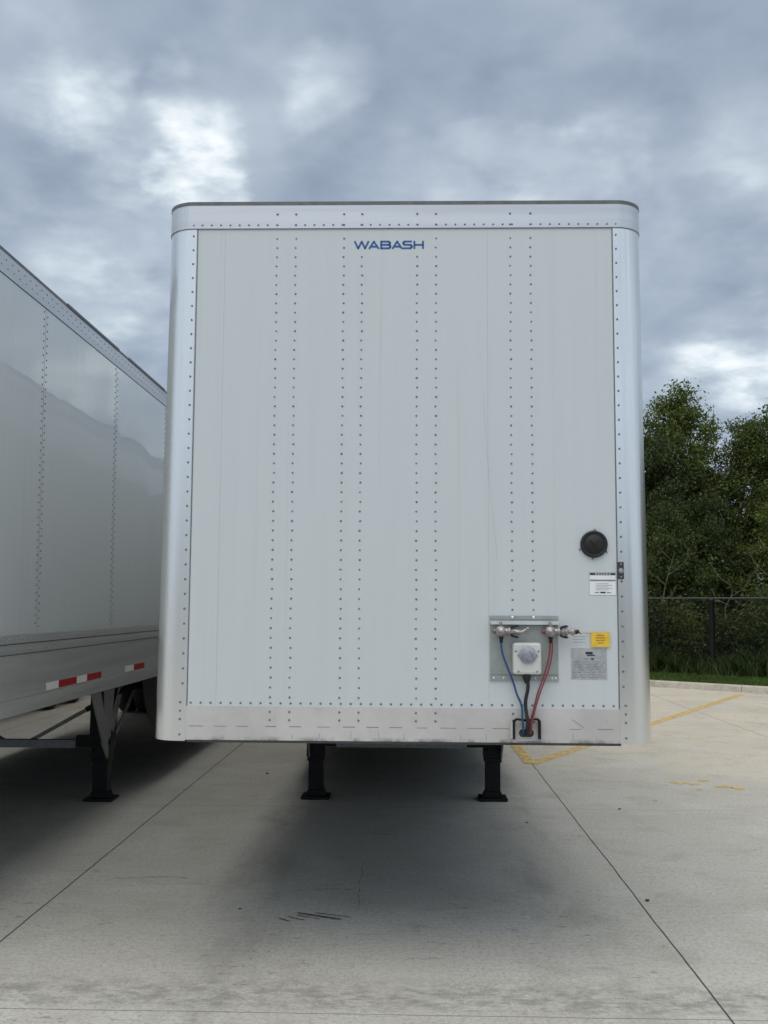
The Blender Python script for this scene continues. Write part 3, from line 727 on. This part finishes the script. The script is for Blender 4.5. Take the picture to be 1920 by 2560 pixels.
while t < 26.7:
    for dirn in (1, -1):
        a, c = (t, t + hgt) if dirn > 0 else (t + hgt, t)
        b.bar(KP(a, FO + .004 * dirn, zb_), KP(c, FO + .004 * dirn, zt_), .0032, .0032)
    t += .075
fbuild(b, 'chain_link_mesh')

# ================================================================ VEGETATION
def mat_leaf(name, cols, trans=.25):
    a = M(name, cols[0], .6); g_ = a.N('ShaderNodeNewGeometry'); oi = a.N('ShaderNodeObjectInfo')
    cr = a.N('ShaderNodeValToRGB'); a.L(g_.outputs['Random Per Island'], cr.inputs[0]); e = cr.color_ramp
    e.elements[0].color = (*cols[0], 1); e.elements[1].color = (*cols[-1], 1)
    for i, c in enumerate(cols[1:-1]): q = e.elements.new((i + 1) / (len(cols) - 1)); q.color = (*c, 1)
    clump = a.mr(a.noise(1.1, 3, .6), .35, .7)
    c = a.mix(a.math('MULTIPLY', clump, .55), cr.outputs[0], (.10, .105, .018))
    hs = a.N('ShaderNodeHueSaturation'); a.L(c, hs.inputs['Color']); a.L(a.mr(oi.outputs['Random'], 0, 1, .55, 1.0), hs.inputs['Value'])
    a.color(hs.outputs[0]); tl = a.N('ShaderNodeBsdfTranslucent'); a.L(hs.outputs[0], tl.inputs[0]); mx = a.N('ShaderNodeMixShader'); mx.inputs[0].default_value = trans
    a.L(a.b.outputs[0], mx.inputs[1]); a.L(tl.outputs[0], mx.inputs[2]); a.L(mx.outputs[0], a.nt.nodes['Material Output'].inputs[0]); return a.m
LEAF = mat_leaf('broad_leaves', [(.05, .11, .016), (.07, .14, .02), (.10, .17, .025), (.15, .18, .028), (.19, .16, .035)])
LEAF2 = mat_leaf('deep_green_leaves', [(.035, .075, .016), (.05, .10, .02), (.075, .13, .025), (.11, .15, .028)])
GRASS = mat_leaf('mown_grass', [(.12, .25, .025), (.15, .32, .035), (.20, .33, .055)], .2)
WEED = mat_leaf('weeds', [(.04, .09, .018), (.07, .14, .025), (.12, .15, .04)], .2)
BARK = mat_plain('grey_brown_bark', (.13, .11, .085), .9, 0, .5, 12)

def leaf_mesh(name, C, size, mat, parent=None, flat=.0, seed=0):
    """C: n x 3 centres; every leaf a folded quad with random facing"""
    r = np.random.default_rng(seed); n = len(C); u = r.normal(size=(n, 3)); u /= np.linalg.norm(u, axis=1)[:, None]
    w = r.normal(size=(n, 3)); w -= (w * u).sum(1)[:, None] * u; w /= np.linalg.norm(w, axis=1)[:, None]; nrm = np.cross(u, w)
    s = size * r.uniform(.55, 1.35, n)[:, None]
    V = np.empty((n, 4, 3)); V[:, 0] = C - u * s; V[:, 1] = C + w * s * .48 + nrm * s * .15; V[:, 2] = C + u * s * 1.0; V[:, 3] = C - w * s * .48 + nrm * s * .15
    me = bpy.data.meshes.new(name); me.vertices.add(n * 4); me.vertices.foreach_set('co', V.ravel())
    me.loops.add(n * 4); me.loops.foreach_set('vertex_index', np.arange(n * 4)); me.polygons.add(n); me.polygons.foreach_set('loop_start', np.arange(n) * 4)
    me.polygons.foreach_set('loop_total', np.full(n, 4)); me.materials.append(mat); me.update(); me.validate()
    o = bpy.data.objects.new(name, me); COL.objects.link(o)
    if parent: o.parent = parent
    return o
def make_tree(seed, H, spread, nleaf, mat, low=.12, leaf=.055):
    r = np.random.default_rng(seed); root = empty('tree'); b = MB(BARK)
    ctr = []
    n = 7; tr = [Vector((0, 0, -.1))]; lean = r.normal(size=2) * .25
    for i in range(1, n + 1): tr.append(Vector((lean[0] * (i / n) ** 1.5 + r.normal() * .07, lean[1] * (i / n) ** 1.5 + r.normal() * .07, H * .93 * i / n)))
    T_ = smooth(tr, 4); b.tube(T_, [max(.012, .085 * (H / 8) * (1 - i / len(T_)) ** .8) for i in range(len(T_))], 7)
    nb = int(26 + H * 2)
    for i in range(nb):
        h = H * (low + (.93 - low) * (i + r.random()) / nb); q = h / H
        rad = spread * (min(1, .35 + 2.2 * q) if q < .3 else 1 - ((q - .3) / .7) ** 1.3 * .88) * r.uniform(.5, 1.3)
        an = i * 2.4 + r.normal() * .4; base = T_[min(len(T_) - 1, int(q * len(T_) / .95))]
        rise = rad * r.uniform(.25, .8); tip = Vector((base.x + rad * math.cos(an), base.y + rad * math.sin(an), h + rise))
        mid = (base + tip) / 2 + Vector((r.normal() * .1, r.normal() * .1, -.1 * rad)); B = smooth([base, mid, tip], 4)
        b.tube(B, [max(.006, .035 * (1 - .85 * k / len(B))) for k in range(len(B))], 5)
        for k in range(3):
            f = .45 + .5 * k / 2; p = B[int(f * (len(B) - 1))]; e = p + Vector((r.normal() * .35, r.normal() * .35, r.uniform(.05, .45))) * (spread / 2); b.tube([p, (p + e) / 2 + Vector((0, 0, .04)), e], [.012, .009, .005], 4)
            ctr.append((e, .22 * spread / 2)); ctr.append((p, .22 * spread / 2))
        ctr.append((tip, .24 * spread / 2))
    ctr.append((Vector((lean[0], lean[1], H * .97)), .12)); ctr.append((Vector((lean[0] + .1, lean[1], H * .91)), .2))
    b.build('trunk', root)
    w = np.array([c[1] ** 2 for c in ctr]) * r.uniform(.25, 1.4, len(ctr)); w /= w.sum(); cnt = r.multinomial(nleaf, w); P = []
    for (c, s), k in zip(ctr, cnt):
        P.append(np.array(c)[None] + r.normal(size=(k, 3)) * np.array([s, s, s * .62]) * r.uniform(.7, 1.2))
    P = np.concatenate(P); P = P[P[:, 2] > .1]
    leaf_mesh('crown', P, leaf, mat, root, seed=seed); return root
protos = [make_tree(11, 8.0, 1.9, 27000, LEAF), make_tree(12, 7.2, 2.2, 28000, LEAF2), make_tree(13, 9.0, 2.0, 29000, LEAF), make_tree(14, 6.5, 2.1, 25000, LEAF2), make_tree(15, 7.5, 1.7, 25000, LEAF, .3)]
PH = [8.0, 7.2, 9.0, 6.5, 7.5]
used = set()
def put_tree(i, x, y, top, label, rot=None, z=.3, group='trees behind the chain link fence'):
    o = protos[i] if i not in used else copy_tree(protos[i]); used.add(i)
    s = (top - z) / PH[i]; o.location = (x, y, z); o.scale = (s * random.uniform(.84, 1.0), s * random.uniform(.84, 1.0), s); o.rotation_euler = (0, 0, random.uniform(0, 6.28) if rot is None else rot)
    tag(o, label, 'tree', group)
vis = [(0, 7.95, 23.4, 8.2, 'tallest pointed tree behind the fence, right of the corner post'),
       (3, 6.75, 22.9, 6.6, 'leafy tree just right of the corner post, left of the tallest tree'),
       (2, 8.95, 23.2, 7.25, 'broad dark tree right of the tallest pointed tree'),
       (4, 10.35, 22.9, 7.8, 'tree at the right picture edge rising above the fence'),
       (1, 6.45, 23.1, 5.9, 'lower tree half hidden behind the corner post of the near trailer'),
       (1, 8.3, 21.9, 4.8, 'low bushy tree just behind the large fence post'),
       (0, 9.7, 21.3, 5.0, 'low yellow green tree close behind the fence at right'),
       (3, 7.0, 21.7, 4.4, 'short tree close behind the fence beside the trailer edge'),
       (2, 12.0, 23.0, 8.6, 'tall tree just outside the right picture edge')]
for i, x, y, tp, lb in vis: put_tree(i, x, y, tp, lb)
side = []
tt = -27
while tt < 21:                                                   # two further rows of the wood
    for off, hh in ((25.3, 6.2), (28.2, 6.9)):
        t = tt + random.uniform(-.6, .6); p = KP(t, off + random.uniform(-.5, .5)); side.append((p.x, p.y, hh * random.uniform(.82, 1.02)))
    if not -12 < tt < -4:
        p = KP(tt + .8, 22.8 + random.uniform(-.4, .4)); side.append((p.x, p.y, random.uniform(5.6, 7.4)))
    tt += 2.1
for k, (x, y, tp) in enumerate(side): put_tree(k % 5, x, y, tp, 'green tree in the wood behind the front row of trees')
# shrubs right behind the fence
def make_shrub(seed, mat):
    r = np.random.default_rng(seed); root = empty('shrub'); b = MB(BARK); P = []
    for i in range(9):
        a = r.uniform(0, 6.28); l = r.uniform(.5, 1.0); tip = Vector((l * .6 * math.cos(a), l * .6 * math.sin(a), 1.0 * r.uniform(.7, 1.5)))
        B = smooth([Vector((0, 0, -.05)), tip * .5 + Vector((r.normal() * .08, r.normal() * .08, .05)), tip], 4); b.tube(B, [.018 * (1 - .7 * k / len(B)) for k in range(len(B))], 5)
        for f in (.45, .7, 1): P.append(np.array(B[int(f * (len(B) - 1))])[None] + r.normal(size=(int(260 * f), 3)) * .2)
    b.build('stem', root); P = np.concatenate(P); P = P[P[:, 2] > .02]; leaf_mesh('foliage', P, .042, mat, root, seed=seed); return root
shr = [make_shrub(21, LEAF2), make_shrub(22, LEAF), make_shrub(23, LEAF2)]; us = set(); t = -26.; k = 0
while t < 18:
    i = k % 3; o = shr[i] if i not in us else copy_tree(shr[i]); us.add(i); p = KP(t + random.uniform(-.2, .2), 20.6 + random.uniform(-.3, .7), .3); o.location = p; s = random.uniform(.8, 1.35); o.scale = (s, s, s); o.rotation_euler = (0, 0, random.uniform(0, 6))
    tag(o, 'dark green shrub in the undergrowth behind the chain link fence', 'shrub', 'shrubs behind the fence'); t += .85; k += 1
# thin, nearly bare stems in front of the wood
PALE = mat_plain('pale_bark', (.17, .145, .11), .85, 0, .4, 12)
def bare(x, y, h, seed, label):
    r = np.random.default_rng(seed); root = empty('bare_sapling', (x, y, .3)); b = MB(PALE); P = [Vector((0, 0, -.1))]; n = 6
    for i in range(1, n + 1): P.append(Vector((P[-1].x + r.normal() * .10, P[-1].y + r.normal() * .08, h * i / n)))
    P = smooth(P, 4); b.tube(P, [max(.007, .03 * (1 - .75 * k_ / len(P))) for k_ in range(len(P))], 6); tips = []
    for i in range(7):
        p = P[int(len(P) * (.3 + .68 * i / 7))]; sg = 1 if i % 2 else -1; l = h * r.uniform(.15, .32)
        e = p + Vector((sg * l * .7, r.normal() * .2, l * .8)); m_ = (p + e) / 2 + Vector((sg * .05, 0, -.05)); b.tube(smooth([p, m_, e], 3), .011, 5); tips += [e, m_]
    b.build('stem', root); C_ = np.concatenate([np.array(t_)[None] + r.normal(size=(28, 3)) * .13 for t_ in tips]); leaf_mesh('leaves', C_, .05, LEAF, root, seed=seed)
    tag(root, label, 'sapling', 'bare saplings behind the fence')
bare(6.42, 21.0, 3.0, 31, 'pale forked sapling behind the fence right beside the near trailer corner')
bare(6.85, 20.7, 1.5, 32, 'short pale bare stem behind the fence, left of the thick fence post')
bare(8.05, 20.4, 2.3, 33, 'pale crooked sapling behind the fence, right of the thick fence post')
bare(8.75, 20.2, 3.2, 34, 'pale bare sapling behind the fence at the right picture edge')
# grass and weeds
def blades(name, n, t0, t1, o0, o1, z, h0, h1, mat, seed, lean=.35, w=.006, clump=False):
    r = np.random.default_rng(seed); t = r.uniform(t0, t1, n); o = r.uniform(o0, o1, n)
    if clump: keep = (np.sin(t * 2.1) + np.sin(t * .77 + 1) + r.normal(size=n) * .9) > -.5; t, o = t[keep], o[keep]; n = len(t)
    zz = .14 + (o - K1) * .085; h = r.uniform(h0, h1, n)
    if clump: h *= .6 + .5 * (np.sin(t * 2.1) + 1) / 2 + .3 * r.random(n)
    d = np.array(dd); q = np.array(nn); B = t[:, None] * d + o[:, None] * q; B[:, 2] = zz - .01
    a = r.uniform(0, 6.28, n); wv = np.stack([np.cos(a), np.sin(a), 0 * a], 1) * (w * r.uniform(.6, 1.5, n))[:, None]
    ln = r.normal(size=(n, 3)) * lean * h[:, None]; ln[:, 2] = 0
    V = np.empty((n, 5, 3)); mid = B + ln * .3; mid[:, 2] += h * .6; tip = B + ln; tip[:, 2] += h
    V[:, 0] = B - wv; V[:, 1] = B + wv; V[:, 2] = mid + wv * .7; V[:, 3] = tip; V[:, 4] = mid - wv * .7
    me = bpy.data.meshes.new(name); me.vertices.add(n * 5); me.vertices.foreach_set('co', V.ravel()); me.loops.add(n * 5); me.loops.foreach_set('vertex_index', np.arange(n * 5))
    me.polygons.add(n); me.polygons.foreach_set('loop_start', np.arange(n) * 5); me.polygons.foreach_set('loop_total', np.full(n, 5)); me.materials.append(mat); me.update()
    ob = bpy.data.objects.new(name, me); COL.objects.link(ob); return ob
tag(blades('mown_grass', 60000, -20, 10, K1 + .005, 19.6, 0, .03, .085, GRASS, 3), 'short green grass between the kerb and the fence', 'grass', kind='stuff')
tag(blades('weeds', 42000, -20, 10, 19.45, 20.7, 0, .12, .55, WEED, 5, .45, .012, True), 'tall dark weeds along the foot of the fence', 'weeds', kind='stuff')

# distant treeline behind the photographer: only seen in reflections
r = np.random.default_rng(5); n = 30000; xs = r.uniform(-90, 90, n); hh = 6 + 2.2 * np.sin(xs * .11) + 1.5 * np.sin(xs * .31 + 2)
leaf_mesh('distant_treeline', np.stack([xs, -85 + r.uniform(-3, 3, n), hh * r.uniform(0, 1, n) ** .7], 1), .55, LEAF2, seed=9)
tag(bpy.data.objects['distant_treeline'], 'far off dark wood across the yard', 'wood', kind='stuff')
